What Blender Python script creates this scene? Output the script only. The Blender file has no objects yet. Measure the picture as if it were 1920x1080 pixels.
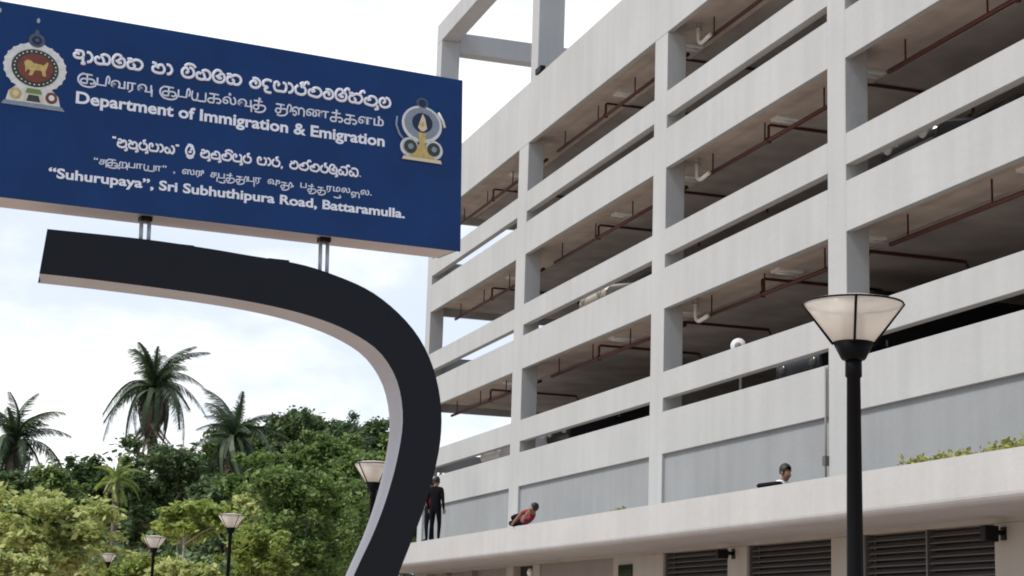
import bpy, bmesh, math, random
import numpy as np
from mathutils import Vector, Matrix
PI = math.pi
sc = bpy.context.scene
COL = sc.collection

# ------------------------------------------------------------------ camera
FPX = 3244.48
FW = Vector((-0.93312, 0.30117, 0.19779)).normalized()
YAW, PITCH, ROLL = 1.2586941, 0.19909666, 0.03202903
FW = Vector((-math.sin(YAW)*math.cos(PITCH), math.cos(YAW)*math.cos(PITCH), math.sin(PITCH)))
_r = Vector((math.cos(YAW), math.sin(YAW), 0)); _u = _r.cross(FW)
RT = math.cos(ROLL)*_r + math.sin(ROLL)*_u
UP = -math.sin(ROLL)*_r + math.cos(ROLL)*_u
EYE = Vector((0, 0, 1.6))
cam = bpy.data.cameras.new('camera'); co = bpy.data.objects.new('camera', cam); COL.objects.link(co)
M = Matrix((RT, UP, -FW)).transposed().to_4x4(); M.translation = EYE
co.matrix_world = M
cam.sensor_width = 36; cam.lens = FPX*36/1920; cam.clip_start = 0.1; cam.clip_end = 6000
sc.camera = co

def ray(px, py): return FW + RT*((px-960)/FPX) + UP*((540-py)/FPX)
def at_y(px, py, Y): d = ray(px, py); return EYE + d*(Y/d.y)
def at_d(px, py, D): return EYE + ray(px, py)*D

# ------------------------------------------------------------------ world, sun, exposure
SUN_EL, SUN_AZ = math.radians(54), math.radians(174)     # azimuth from +Y towards +X
w = bpy.data.worlds.new('World'); sc.world = w; w.use_nodes = True
nt = w.node_tree; nt.nodes.clear()
def N(t, typ, **k):
    n = t.nodes.new(typ)
    for a, b in k.items(): setattr(n, a, b)
    return n
out = N(nt, 'ShaderNodeOutputWorld')
sky = N(nt, 'ShaderNodeTexSky', sky_type='NISHITA', sun_disc=False, sun_elevation=SUN_EL, sun_rotation=SUN_AZ)
bg1 = N(nt, 'ShaderNodeBackground'); bg1.inputs[1].default_value = 0.12
nt.links.new(sky.outputs[0], bg1.inputs[0])
bg2 = N(nt, 'ShaderNodeBackground'); bg2.inputs[1].default_value = .92
tc = N(nt, 'ShaderNodeTexCoord'); mp = N(nt, 'ShaderNodeMapping'); mp.inputs['Scale'].default_value = (1, 1, 2.0)
nz = N(nt, 'ShaderNodeTexNoise'); nz.inputs['Scale'].default_value = 4.2; nz.inputs['Detail'].default_value = 7; nz.inputs['Roughness'].default_value = .52
rp = N(nt, 'ShaderNodeValToRGB'); rp.color_ramp.elements[0].position = .36; rp.color_ramp.elements[1].position = .60
rp.color_ramp.elements[0].color = (.80, .80, .80, 1); rp.color_ramp.elements[1].color = (1, 1, 1, 1)
mx = N(nt, 'ShaderNodeMixShader')
nt.links.new(tc.outputs['Generated'], mp.inputs[0]); nt.links.new(mp.outputs[0], nz.inputs['Vector'])
# the cloud bank fills the sky ahead; the unseen sky towards +X is kept clear to dim faces turned there
sx = N(nt, 'ShaderNodeSeparateXYZ'); nt.links.new(tc.outputs['Generated'], sx.inputs[0])
cv = N(nt, 'ShaderNodeMapRange', interpolation_type='SMOOTHSTEP'); cv.inputs[1].default_value = -.25; cv.inputs[2].default_value = .35
cv.inputs[3].default_value = 1; cv.inputs[4].default_value = .17
nt.links.new(sx.outputs[0], cv.inputs[0])
ml = N(nt, 'ShaderNodeMath', operation='MULTIPLY'); nt.links.new(rp.outputs[0], ml.inputs[0]); nt.links.new(cv.outputs[0], ml.inputs[1])
cr = N(nt, 'ShaderNodeValToRGB'); cr.color_ramp.elements[0].position = .43; cr.color_ramp.elements[1].position = .56
cr.color_ramp.elements[0].color = (.68, .735, .86, 1); cr.color_ramp.elements[1].color = (1, 1, 1, 1)
nt.links.new(nz.outputs[0], cr.inputs[0]); nt.links.new(cr.outputs[0], bg2.inputs[0])
nt.links.new(nz.outputs[0], rp.inputs[0]); nt.links.new(ml.outputs[0], mx.inputs[0])
nt.links.new(bg1.outputs[0], mx.inputs[1]); nt.links.new(bg2.outputs[0], mx.inputs[2]); nt.links.new(mx.outputs[0], out.inputs[0])
sl = bpy.data.lights.new('sun', 'SUN'); sl.energy = 2.9; sl.angle = math.radians(11); sl.color = (1, .95, .88)
so = bpy.data.objects.new('sun', sl); COL.objects.link(so)
sdir = Vector((math.sin(SUN_AZ)*math.cos(SUN_EL), math.cos(SUN_AZ)*math.cos(SUN_EL), math.sin(SUN_EL)))
so.rotation_euler = sdir.to_track_quat('Z', 'Y').to_euler()
vs = sc.view_settings; vs.view_transform = 'Standard'; vs.look = 'None'; vs.exposure = 0.5; vs.gamma = 1; vs.use_curve_mapping = False
sc.cycles.filter_width = 1.9
sc.cycles.max_bounces = 8; sc.cycles.diffuse_bounces = 5; sc.cycles.transparent_max_bounces = 12

# ------------------------------------------------------------------ materials
def mat(name, col, rough=.6, metal=0, var=0, vscale=4, spec=.4, streak=0, bump=0, bscale=40, col2=None, fac2=(.45, .7), s2=1.0):
    m = bpy.data.materials.new(name); m.use_nodes = True; t = m.node_tree
    b = t.nodes['Principled BSDF']; b.inputs['Roughness'].default_value = rough; b.inputs['Metallic'].default_value = metal
    b.inputs['Specular IOR Level'].default_value = spec
    b.inputs['Base Color'].default_value = (*col, 1)
    if var or streak or bump or col2:
        g = N(t, 'ShaderNodeNewGeometry'); src = None
        base = N(t, 'ShaderNodeRGB'); base.outputs[0].default_value = (*col, 1); src = base.outputs[0]
        if col2:
            n2 = N(t, 'ShaderNodeTexNoise'); n2.inputs['Scale'].default_value = s2; n2.inputs['Detail'].default_value = 6
            t.links.new(g.outputs['Position'], n2.inputs['Vector'])
            r2 = N(t, 'ShaderNodeMapRange'); r2.inputs[1].default_value, r2.inputs[2].default_value = fac2
            t.links.new(n2.outputs[0], r2.inputs[0])
            mm = N(t, 'ShaderNodeMixRGB'); mm.inputs[2].default_value = (*col2, 1)
            t.links.new(r2.outputs[0], mm.inputs[0]); t.links.new(src, mm.inputs[1]); src = mm.outputs[0]
        def mul(src, vec, sc_, amt):
            n = N(t, 'ShaderNodeTexNoise'); n.inputs['Scale'].default_value = sc_; n.inputs['Detail'].default_value = 5
            t.links.new(vec, n.inputs['Vector'])
            r = N(t, 'ShaderNodeMapRange'); r.inputs[1].default_value = .3; r.inputs[2].default_value = .7
            r.inputs[3].default_value = 1-amt; r.inputs[4].default_value = 1+amt*.4
            t.links.new(n.outputs[0], r.inputs[0])
            mm = N(t, 'ShaderNodeMixRGB', blend_type='MULTIPLY'); mm.inputs[0].default_value = 1
            t.links.new(src, mm.inputs[1]); t.links.new(r.outputs[0], mm.inputs[2]); return mm.outputs[0]
        if var: src = mul(src, g.outputs['Position'], vscale, var)
        if streak:
            k = N(t, 'ShaderNodeMapping'); k.inputs['Scale'].default_value = (2.2, 2.2, .16); t.links.new(g.outputs['Position'], k.inputs[0])
            src = mul(src, k.outputs[0], 1.6, streak)
        t.links.new(src, b.inputs['Base Color'])
        if bump:
            n = N(t, 'ShaderNodeTexNoise'); n.inputs['Scale'].default_value = bscale; n.inputs['Detail'].default_value = 4
            t.links.new(g.outputs['Position'], n.inputs['Vector'])
            bp = N(t, 'ShaderNodeBump'); bp.inputs['Strength'].default_value = bump; bp.inputs['Distance'].default_value = .02
            t.links.new(n.outputs[0], bp.inputs['Height']); t.links.new(bp.outputs[0], b.inputs['Normal'])
    return m
def leafmat(name, col, col2, trans=.35, rough=.5):
    m = bpy.data.materials.new(name); m.use_nodes = True; t = m.node_tree
    b = t.nodes['Principled BSDF']; b.inputs['Roughness'].default_value = rough; b.inputs['Specular IOR Level'].default_value = .35
    g = N(t, 'ShaderNodeNewGeometry'); r = N(t, 'ShaderNodeMixRGB')
    r.inputs[1].default_value = (*col, 1); r.inputs[2].default_value = (*col2, 1)
    t.links.new(g.outputs['Random Per Island'], r.inputs[0]); t.links.new(r.outputs[0], b.inputs['Base Color'])
    tr = N(t, 'ShaderNodeBsdfTranslucent'); t.links.new(r.outputs[0], tr.inputs[0])
    ms = N(t, 'ShaderNodeMixShader'); ms.inputs[0].default_value = trans
    t.links.new(b.outputs[0], ms.inputs[1]); t.links.new(tr.outputs[0], ms.inputs[2])
    t.links.new(ms.outputs[0], t.nodes['Material Output'].inputs[0])
    return m

FACADE = mat('painted_concrete', (.366, .374, .372), .75, var=.07, vscale=.6, streak=.06, bump=.25, bscale=9, spec=.25)
WALLGREY = mat('grey_render', (.240, .252, .258), .8, var=.08, vscale=.8, streak=.06, bump=.2, bscale=12, spec=.2)
LEDGE = mat('cream_concrete', (.400, .400, .394), .75, var=.07, vscale=1.1, streak=.05, bump=.25, bscale=10, spec=.25)
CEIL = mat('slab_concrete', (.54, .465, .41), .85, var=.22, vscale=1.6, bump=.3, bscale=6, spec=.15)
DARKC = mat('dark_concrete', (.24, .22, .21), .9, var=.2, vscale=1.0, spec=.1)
DECK_SHADE = mat('deck_concrete_shade', (.36, .325, .30), .9, var=.25, vscale=1.2, bump=.3, bscale=6, spec=.1)  # ceiling past the edge strip, its deeper shade put into a darker colour
FLOORC = mat('deck_floor_screed', (.48, .46, .43), .7, var=.15, vscale=1.2)
GFWALL = mat('beige_wall', (.36, .335, .30), .8, var=.08, vscale=1.3, streak=.06, spec=.2)
GFDARK = mat('brown_panel', (.23, .205, .185), .8, var=.1, vscale=1.3, spec=.2)
LOUV = mat('louvre_metal', (.10, .094, .09), .5, metal=.2, var=.1, vscale=8)
BLACK = mat('black_metal', (.007, .007, .008), .5, spec=.15)
LBLACK = mat('black_lamp_paint', (.003, .003, .0035), .5, spec=.1)
DARKSHADE = mat('interior_shade', (.015, .015, .015), .9)  # unlit depth behind openings and louvres put into a black colour
PIPE = mat('red_oxide_pipe', (.075, .016, .010), .5, var=.2, vscale=5)
WHITEP = mat('white_plastic', (.78, .73, .66), .45, var=.05)
WHITE = mat('white_paint', (.78, .78, .77), .4)
SIGNBLUE = mat('sign_blue', (.006, .039, .148), .45, var=.16, vscale=2.5, spec=.25)
SIGNEDGE = mat('sign_edge_aluminium', (.46, .42, .41), .5, var=.1, vscale=3)
ARMBLK = mat('arm_black_cladding', (.006, .0075, .011), .5, var=.2, vscale=3, spec=.25)
ARMSIDE = mat('arm_grey_side', (.36, .36, .375), .5, var=.1, vscale=3)
STEEL = mat('grey_steel', (.42, .44, .45), .45, metal=.4)
LETTER = mat('white_letter', (.86, .88, .93), .5, var=.05, vscale=9)
LETTER2 = mat('thin_white_letter', (.72, .76, .84), .5, var=.08, vscale=9)
GROUND = mat('terracotta_paving', (.40, .325, .28), .85, var=.15, vscale=.8, bump=.2, bscale=5, spec=.2)
TRUNK = mat('bark', (.17, .13, .10), .9, var=.3, vscale=6, bump=.5, bscale=15)
PALETRUNK = mat('pale_bark', (.42, .38, .33), .85, var=.2, vscale=6)
SKIN = mat('skin', (.20, .105, .065), .6)
HAIR = mat('black_hair', (.008, .007, .007), .6)
C_BLACK = mat('black_cloth', (.004, .004, .006), .9, spec=.1)
C_RED = mat('dark_red_cloth', (.17, .012, .025), .8)
C_WHITE = mat('white_cloth', (.74, .75, .78), .8)
C_DARK = mat('navy_cloth', (.007, .009, .016), .9, spec=.1)
C_GREY = mat('pale_grey_cloth', (.55, .55, .58), .8)
GLASSDK = mat('dark_car_glass', (.01, .012, .014), .08, spec=.6)
TYRE = mat('tyre', (.015, .015, .015), .8)
CHROME = mat('chrome', (.75, .76, .78), .2, metal=.9)
LF_DARK = leafmat('dark_leaf', (.024, .060, .020), (.15, .21, .080), .32)
LF_MID = leafmat('mid_leaf', (.05, .10, .022), (.22, .31, .09), .4)
LF_YEL = leafmat('yellow_green_leaf', (.18, .24, .05), (.62, .64, .27), .5)
LF_LIME = leafmat('lime_leaf', (.10, .16, .03), (.40, .46, .12), .46)
LF_PALM = leafmat('palm_leaf', (.022, .046, .020), (.075, .11, .05), .25, .55)
LF_DEAD = leafmat('dead_palm_leaf', (.075, .06, .042), (.15, .12, .085), .2, .7)
LF_TUFT = leafmat('pale_yellow_leaf', (.20, .22, .05), (.36, .35, .10), .35)

def lampglass():
    m = bpy.data.materials.new('frosted_acrylic'); m.use_nodes = True; t = m.node_tree
    b = t.nodes['Principled BSDF']; b.inputs['Base Color'].default_value = (.80, .77, .73, 1); b.inputs['Roughness'].default_value = .25
    tr = N(t, 'ShaderNodeBsdfTranslucent'); tr.inputs[0].default_value = (.93, .90, .86, 1)
    tp = N(t, 'ShaderNodeBsdfTransparent'); tp.inputs[0].default_value = (.95, .92, .88, 1)
    a = N(t, 'ShaderNodeMixShader'); a.inputs[0].default_value = .6
    t.links.new(b.outputs[0], a.inputs[1]); t.links.new(tr.outputs[0], a.inputs[2])
    c = N(t, 'ShaderNodeMixShader'); c.inputs[0].default_value = .52
    t.links.new(a.outputs[0], c.inputs[1]); t.links.new(tp.outputs[0], c.inputs[2])
    t.links.new(c.outputs[0], t.nodes['Material Output'].inputs[0]); return m
LAMPGLASS = lampglass()

# ------------------------------------------------------------------ mesh helpers
class MB:
    def __init__(s): s.v = []; s.f = []; s.mi = []; s.sm = []
    def add(s, vs, fs, mi=0, smooth=False):
        o = len(s.v); s.v += [tuple(v) for v in vs]
        for f in fs: s.f.append([i+o for i in f]); s.mi.append(mi); s.sm.append(smooth)
        return s
    def box(s, x0, x1, y0, y1, z0, z1, mi=0):
        v = [(x0,y0,z0),(x1,y0,z0),(x1,y1,z0),(x0,y1,z0),(x0,y0,z1),(x1,y0,z1),(x1,y1,z1),(x0,y1,z1)]
        return s.add(v, [(0,3,2,1),(4,5,6,7),(0,1,5,4),(1,2,6,5),(2,3,7,6),(3,0,4,7)], mi)
    def tube(s, pts, r, n=8, mi=0, cap=True):
        pts = [Vector(p) for p in pts]
        rs = r if isinstance(r, (list, tuple)) else [r]*len(pts)
        V = []; F = []
        t0 = (pts[1]-pts[0]).normalized(); ref = Vector((0,0,1)) if abs(t0.z) < .9 else Vector((1,0,0))
        a = t0.cross(ref).normalized()
        for i, p in enumerate(pts):
            t = (pts[min(i+1,len(pts)-1)]-pts[max(i-1,0)]).normalized()
            a = (a - t*a.dot(t)).normalized(); b = t.cross(a)
            for k in range(n):
                q = 2*PI*k/n; V.append(p + (a*math.cos(q)+b*math.sin(q))*rs[i])
        for i in range(len(pts)-1):
            for k in range(n): F.append((i*n+k, i*n+(k+1)%n, (i+1)*n+(k+1)%n, (i+1)*n+k))
        if cap: F.append(tuple(range(n-1,-1,-1))); F.append(tuple(range((len(pts)-1)*n, len(pts)*n)))
        return s.add(V, F, mi, True)
    def lathe(s, prof, n=32, mi=0, cx=0, cy=0, cap=True):
        V = []; F = []
        for r, z in prof:
            for k in range(n): V.append((cx+r*math.cos(2*PI*k/n), cy+r*math.sin(2*PI*k/n), z))
        for i in range(len(prof)-1):
            for k in range(n): F.append((i*n+k, i*n+(k+1)%n, (i+1)*n+(k+1)%n, (i+1)*n+k))
        if cap: F.append(tuple(range(n-1,-1,-1))); F.append(tuple(range((len(prof)-1)*n, len(prof)*n)))
        return s.add(V, F, mi, True)
    def prism(s, poly, z0, z1, mi=0, mside=None):
        n = len(poly); V = [(x,y,z0) for x,y in poly]+[(x,y,z1) for x,y in poly]
        s.add(V, [tuple(range(n-1,-1,-1)), tuple(range(n,2*n))], mi)
        s.add(V, [(k,(k+1)%n,n+(k+1)%n,n+k) for k in range(n)], mi if mside is None else mside); return s
    def ellipse(s, cx, cy, a, b, z0, z1, mi=0, n=36):
        return s.prism([(cx+a*math.cos(2*PI*k/n), cy+b*math.sin(2*PI*k/n)) for k in range(n)], z0, z1, mi)
    def build(s, name, mats, parent=None, bevel=0):
        me = bpy.data.meshes.new(name); me.from_pydata(s.v, [], s.f)
        for m in (mats if isinstance(mats, (list, tuple)) else [mats]): me.materials.append(m)
        me.polygons.foreach_set('material_index', s.mi); me.polygons.foreach_set('use_smooth', s.sm)
        if bevel:
            bm = bmesh.new(); bm.from_mesh(me); bmesh.ops.remove_doubles(bm, verts=bm.verts, dist=1e-5)
            bmesh.ops.bevel(bm, geom=list(bm.edges), offset=bevel, segments=1, affect='EDGES', clamp_overlap=True)
            bm.to_mesh(me); bm.free()
        me.update()
        o = bpy.data.objects.new(name, me); COL.objects.link(o)
        if parent: o.parent = parent
        return o
def tag(o, label, cat, group=None, kind=None):
    if label: o['label'] = label
    if cat: o['category'] = cat
    if group: o['group'] = group
    if kind: o['kind'] = kind
    return o
def thing(name, label, cat, loc=(0,0,0), rz=0, group=None):
    o = bpy.data.objects.new(name, None); COL.objects.link(o); o.empty_display_size = .2
    o.location = loc; o.rotation_euler = (0,0,rz); return tag(o, label, cat, group)
def dup(root, loc=None, rz=None, label=None):
    def rec(o, par):
        c = o.copy(); COL.objects.link(c); c.parent = par
        for ch in kids(o): rec(ch, c)
        return c
    kids = lambda o: [q for q in list(COL.objects) if q.parent == o]
    r = rec(root, None)
    if loc is not None: r.location = loc
    if rz is not None: r.rotation_euler = (0,0,rz)
    if label: r['label'] = label
    return r

# ------------------------------------------------------------------ ground
g = MB(); g.add([(-900,-700,0),(400,-700,0),(400,700,0),(-900,700,0)], [(0,1,2,3)]).build('ground', GROUND)['kind'] = 'structure'

# ------------------------------------------------------------------ parking building
F = 13.7385
HA = dict(A0=14.332, A1=13.014, A2=12.473, A3=12.193, B0=11.332, B1=10.014, B2=9.473, B3=9.193, C0=8.332, C1=7.014, C2=6.473, C3=6.193, D0=5.332)
ROOF = 16.01
COLS = [(-51.2,-50.7), (-42.317,-41.551), (-33.03,-32.35), (-25.359,-24.738), (-17.0,-16.35), (-9.4,-8.7)]
XL, XR = -51.2, -8.7
DP = 17.0          # depth of the decks
bld = thing('parking_building', 'multi storey parking building of pale grey painted concrete with open decks', 'building', (0,0,0))
T = .12            # parapet thickness
for a, b in COLS:
    MB().box(a, b, F, F+.43, 4.045, HA['A0']).build('column', FACADE, bld, .008)
    MB().box(a, b, F+8.3, F+8.8, 0, HA['A0']+.3).build('column', FACADE, bld)
for (a, b) in [COLS[0]]:
    for y in (F+12.4, F+DP-.45): MB().box(a, b, y, y+.43, 0, HA['A0']+.3).build('column', FACADE, bld)
for i in range(len(COLS)-1):
    x0, x1 = COLS[i][1], COLS[i+1][0]
    for top, bot in (('A3','B0'), ('B3','C0'), ('C3','D0')):
        e = .035 if (top == 'C3' and i == 2) else 0       # open joint beside the column
        MB().box(x0, x1-e, F, F+T, HA[bot], HA[top]).build('spandrel', FACADE, bld, .006)
    for top, bot in (('A1','A2'), ('B1','B2'), ('C1','C2')):
        MB().box(x0, x1, F, F+.17, HA[bot], HA[top]).build('rail_panel', FACADE, bld, .006)
    MB().box(x0, x1, F+.07, F+.28, 4.04, HA['D0']).build('recessed_wall', WALLGREY, bld)
MB().box(XL, XR, F, F+T, HA['A0'], ROOF).build('roof_parapet', FACADE, bld, .008)
# end facade (left end, runs back from the corner)
ys = [F+.43, F+8.3]; ye = [F+8.3, F+DP-.45]
for y0, y1 in ((F+.43, F+8.3), (F+8.8, F+12.4), (F+12.83, F+DP-.45)):
    for top, bot in (('A3','B0'), ('B3','C0'), ('C3','D0')):
        MB().box(XL, XL+T, y0, y1, HA[bot], HA[top]).build('spandrel', FACADE, bld)
    for top, bot in (('A1','A2'), ('B1','B2'), ('C1','C2')):
        MB().box(XL, XL+.17, y0, y1, HA[bot], HA[top]).build('rail_panel', FACADE, bld)
MB().box(XL, XL+T, F+T, F+DP, HA['A0'], ROOF).build('roof_parapet', FACADE, bld)
MB().box(XL, XL+T, F+.43, F+DP-.02, 0, HA['D0']).build('end_wall', FACADE, bld)
# decks: slab with a deep dropped strip behind the edge strip
for bot, ftop in (('A0', 15.0), ('B0', HA['A3']-.15), ('C0', HA['B3']-.15), ('D0', HA['C3']-.15)):
    z = HA[bot]+.25
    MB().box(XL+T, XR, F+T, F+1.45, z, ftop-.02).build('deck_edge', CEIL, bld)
    MB().box(XL+T, XR, F+1.45, F+DP-.2, z-.05, ftop-.02).build('deck_slab', DECK_SHADE, bld)
    MB().box(XL+T, XR, F+T, F+DP-.2, ftop-.02, ftop).build('deck_floor', FLOORC, bld)
MB().box(XL+T, XR, F+DP-.2, F+DP, 0, HA['A0']).build('back_wall', DARKC, bld)  # unseen back closed with a wall to keep the decks dark
# unseen wall added deep inside keeps the right hand bays dark
MB().box(-40.0, XR, F+7.6, F+7.8, 0, HA['A0']+.2).build('light_block_wall', DARKC, bld)
# roof frame above the left end
MB().box(-51.2, -50.65, F, F+.6, ROOF, 20.15).build('roof_frame_post', FACADE, bld, .01)
MB().box(-42.22, -41.66, F+.22, F+.95, ROOF-1.0, 22.5).build('roof_frame_post', FACADE, bld, .01)
MB().box(-51.2, -30.0, F, F+.55, 20.15, 20.80).build('roof_frame_beam', FACADE, bld, .01)
MB().box(-51.15, -50.68, F+.6, F+10.0, 19.82, 20.48).build('roof_frame_beam', FACADE, bld, .01)
MB().box(-51.2, -50.65, F+10.0, F+10.6, 15.0, 20.48).build('roof_frame_post', FACADE, bld, .01)
# canopy ledge over the ground storey
LY = 12.24
def ledge_profile(top_in, y_in):
    pr = [(LY, 4.04)]
    pr += [(LY, 3.52)]
    for k in range(1, 6): q = PI/2*k/5; pr.append((LY+.13-.13*math.cos(q), 3.52-.11*math.sin(q)))
    pr += [(F+.065, 3.41)]
    if top_in: pr += [(F+.065, 4.04)]
    else: pr += [(F+.065, 3.56), (LY+.2, 3.56), (LY+.2, 4.04)]
    return pr
def extr_x(mb, prof, x0, x1, mi=0):
    n = len(prof); V = [(x0,y,z) for y,z in prof]+[(x1,y,z) for y,z in prof]
    mb.add(V, [(k,(k+1)%n,n+(k+1)%n,n+k) for k in range(n)], mi)
    mb.add(V, [tuple(range(n-1,-1,-1)), tuple(range(n,2*n))], mi); return mb
extr_x(MB(), ledge_profile(True, 0), -51.6, -30.4).build('canopy_ledge', LEDGE, bld)
extr_x(MB(), ledge_profile(False, 0), -30.4, XR).build('canopy_ledge', LEDGE, bld)
# ground storey: lintel, piers, louvres, panels coloured as dark openings
MB().box(XL, XR, F+.0, F+.3, 3.345, 3.41).build('lintel', GFWALL, bld)
PI_ = [(-51.2,-49.9), (-42.30,-41.75), (-40.25,-39.75), (-33.55,-32.22), (-29.22,-28.42), (-25.31,-24.32), (-20.69,-19.9), (-16.9,-16.0), (-12,-11.2)]
for a, b in PI_: MB().box(a, b, F, F+.3, 0, 3.345).build('pier', GFWALL, bld, .01)
def louvre(x0, x1):
    m = MB(); z = 3.30
    while z > .4:
        m.add([(x0,F+.08,z-.055),(x1,F+.08,z-.055),(x1,F+.15,z),(x0,F+.15,z),(x0,F+.08,z-.067),(x1,F+.08,z-.067),(x1,F+.15,z-.012),(x0,F+.15,z-.012)],
              [(0,1,2,3),(7,6,5,4),(0,4,5,1),(3,2,6,7),(0,3,7,4),(1,5,6,2)])
        z -= .098
    o = m.build('louvre_panel', LOUV, bld)
    for xa, xb in [(x0, x0+.045), (x1-.045, x1)]+([((x0+x1)/2-.02, (x0+x1)/2+.02)] if x1-x0 > 3.2 else []):
        MB().box(xa, xb, F+.05, F+.2, .35, 3.345).build('frame_bar', LOUV, o)
    MB().box(x0, x1, F+.26, F+.30, 0, 3.345).build('louvre_backing', DARKSHADE, o)
for a, b in ((-32.22,-29.22), (-28.42,-25.31), (-24.32,-20.69), (-19.9,-16.9)): louvre(a, b)
MB().box(-39.75, -34.95, F+.05, F+.3, 0, 3.345).build('wall_panel', GFDARK, bld)
MB().box(-34.95, -33.55, F+.02, F+.3, 0, 3.345).build('wall_panel', GFWALL, bld)
MB().box(-34.60, -33.85, F-.01, F+.02, 2.1, 3.17).build('window', GLASSDK, bld)
MB().box(-49.9, -42.3, F+.2, F+.3, 0, 3.345).build('opening_shade_panel', DARKC, bld)  # solid panel, the opening's shade put into its colour
for xx in (-45.6, -48.1): MB().box(xx-.12, xx+.12, F+.05, F+.2, 0, 3.345).build('opening_post', GFDARK, bld)
MB().box(-41.75, -40.25, F+.2, F+.3, 0, 3.345).build('opening_shade_panel', DARKSHADE, bld)  # black sheet in place of the shaded doorway depth

# fittings of the building --------------------------------------------------
LEV = {'A': 'top deck', 'B': 'middle deck', 'C': 'lowest deck'}
BAY = ['left end bay beside the blue sign', 'second bay from the left end', 'third bay from the left end', 'bay at the right edge']
def pipe_run(x0, x1, zs, fr, label):
    t = thing('sprinkler_pipe', label, 'pipe', (x0, F+.80, zs), 0, 'red sprinkler pipes under the decks')
    L = x1-x0
    m = MB().tube([(0.05,0,-.40),(L-.05,0,-.40)], .042, 8)
    x = .6
    while x < L: m.box(x-.012, x+.012, -.012, .012, -.37, 0); x += 2.4
    m.build('main_pipe', PIPE, t)
    for f in fr:
        X = L*f
        MB().tube([(X,0,-.40),(X,0,-.11),(X,.04,-.085),(X,2.6,-.085),(X,2.66,-.2),(X,2.66,-.34)], .03, 8).tube([(X,0,-.45),(X,0,-.35)], .06, 8).build('branch_pipe', PIPE, t)
    return t
fracs = [(.45,), (.40,.84), (.44,.86), (.5,.9)]
for li, (L, b) in enumerate((('A','A0'), ('B','B0'), ('C','C0'))):
    for i in range(4):
        x0, x1 = COLS[i][1], COLS[i+1][0]
        zs = HA[b]+.25
        pipe_run(x0, x1, zs, [f+(.012*((li*7+i*3)%5-2)) for f in fracs[i]], 'red sprinkler pipe run under %s ceiling, %s' % (LEV[L], BAY[i]))
        for k, f in enumerate((.49, .93) if i != 0 else (.62,)):
            if i == 3 and k == 1: continue
            xx = x0+(x1-x0)*f
            t = thing('ceiling_light', 'pale batten light, %s, %s, %s' % (('nearer right column' if k else 'mid span'), LEV[L], BAY[i]), 'ceiling light', (xx, F+1.02, zs), 0, 'batten lights under the decks')
            MB().box(-.17,.17,-.22,.30,-.05,0).build('casing', WHITE, t)
            MB().tube([(0,-.19,-.065),(0,.27,-.065)], .028, 8).build('tube', WHITE, t)
    for i in (2,):
        xx = COLS[i][1]+.12; zs = HA[b]+.25
        pts = [(0,0,.0),(0,0,-.34)]+[(.22-.22*math.cos(q), 0, -.34-.16*math.sin(q)) for q in [PI/2*k/6 for k in range(1,7)]]+[(.62,0,-.46)]
        pr = thing('drain_pipe', 'white drain elbow by column, %s, %s' % (LEV[L], BAY[i]), 'pipe', (xx, F+.66, zs), 0, 'white drain elbows under the decks')
        MB().tube(pts, .045, 10).build('elbow_pipe', WHITEP, pr)
        MB().tube([(0,0,-.10),(0,0,-.16)], .075, 10).build('clamp', STEEL, pr)

# flood lights / small fixtures
def floodlight(x, z, s, label):
    t = thing('wall_speaker', label, 'speaker', (x, F, z), 0, 'black boxes on the ground floor piers')
    MB().box(-.10*s,.10*s,-.34,-.12,-.16*s,.16*s).build('housing', BLACK, t, .015)
    MB().tube([(0,0,.02),(0,-.13,.02)], .035, 8).box(-.06,.06,-.02,0,-.08,.1).build('bracket', BLACK, t)
floodlight(-28.95, 3.20, .5, 'small black speaker box on the pier between two louvres')
floodlight(-20.45, 3.18, .68, 'black speaker box on the pier at the right edge')
t = thing('bulkhead_lamp', 'small round white lamp under the canopy in the dark doorway', 'lamp', (-40.9, F+.2, 3.18))
MB().lathe([(.02,0),(.10,.0),(.11,.03),(.09,.08),(.03,.11)], 16).build('diffuser', WHITE, t); MB().box(-.05,.05,0,.09,-.03,.02).build('bracket', BLACK, t)
for c in t.children: c.rotation_euler = (PI/2,0,0)
t = thing('security_camera', 'tiny dark camera perched on the roof parapet beside the frame post', 'camera', (-41.0, F+.1, ROOF))
MB().box(-.02,.02,-.02,.02,0,.12).build('stem', BLACK, t); MB().box(-.28,.14,-.07,.07,.10,.25).tube([(-.28,0,.175),(-.33,0,.175)], .05, 10).build('body', BLACK, t)
t = thing('downpipe', 'thin grey downpipe in the joint left of the column behind the lamp', 'pipe', (-25.41, F-.03, 4.06))
MB().tube([(0,0,.0),(0,0,2.1)], .018, 8).build('pipe', GFDARK, t); MB().box(-.05,.05,-.04,.04,.46,.62).build('junction_box', LOUV, t)
t = thing('wall_fan', 'round white wall fan with grey hub showing above the deck rail', 'fan', (-29.75, F+.45, 7.20))
MB().lathe([(.02,-.04),(.145,-.04),(.155,0),(.145,.04),(.02,.04)], 24).build('guard', C_GREY, t).rotation_euler = (PI/2,0,.9)
MB().lathe([(.07,.03),(.06,.065),(.01,.08)], 16).build('hub', DARKC, t).rotation_euler = (PI/2,0,.9)
MB().tube([(0,.05,-.1),(0,.05,-1.15)], .025, 8).build('stand', STEEL, t)

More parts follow.
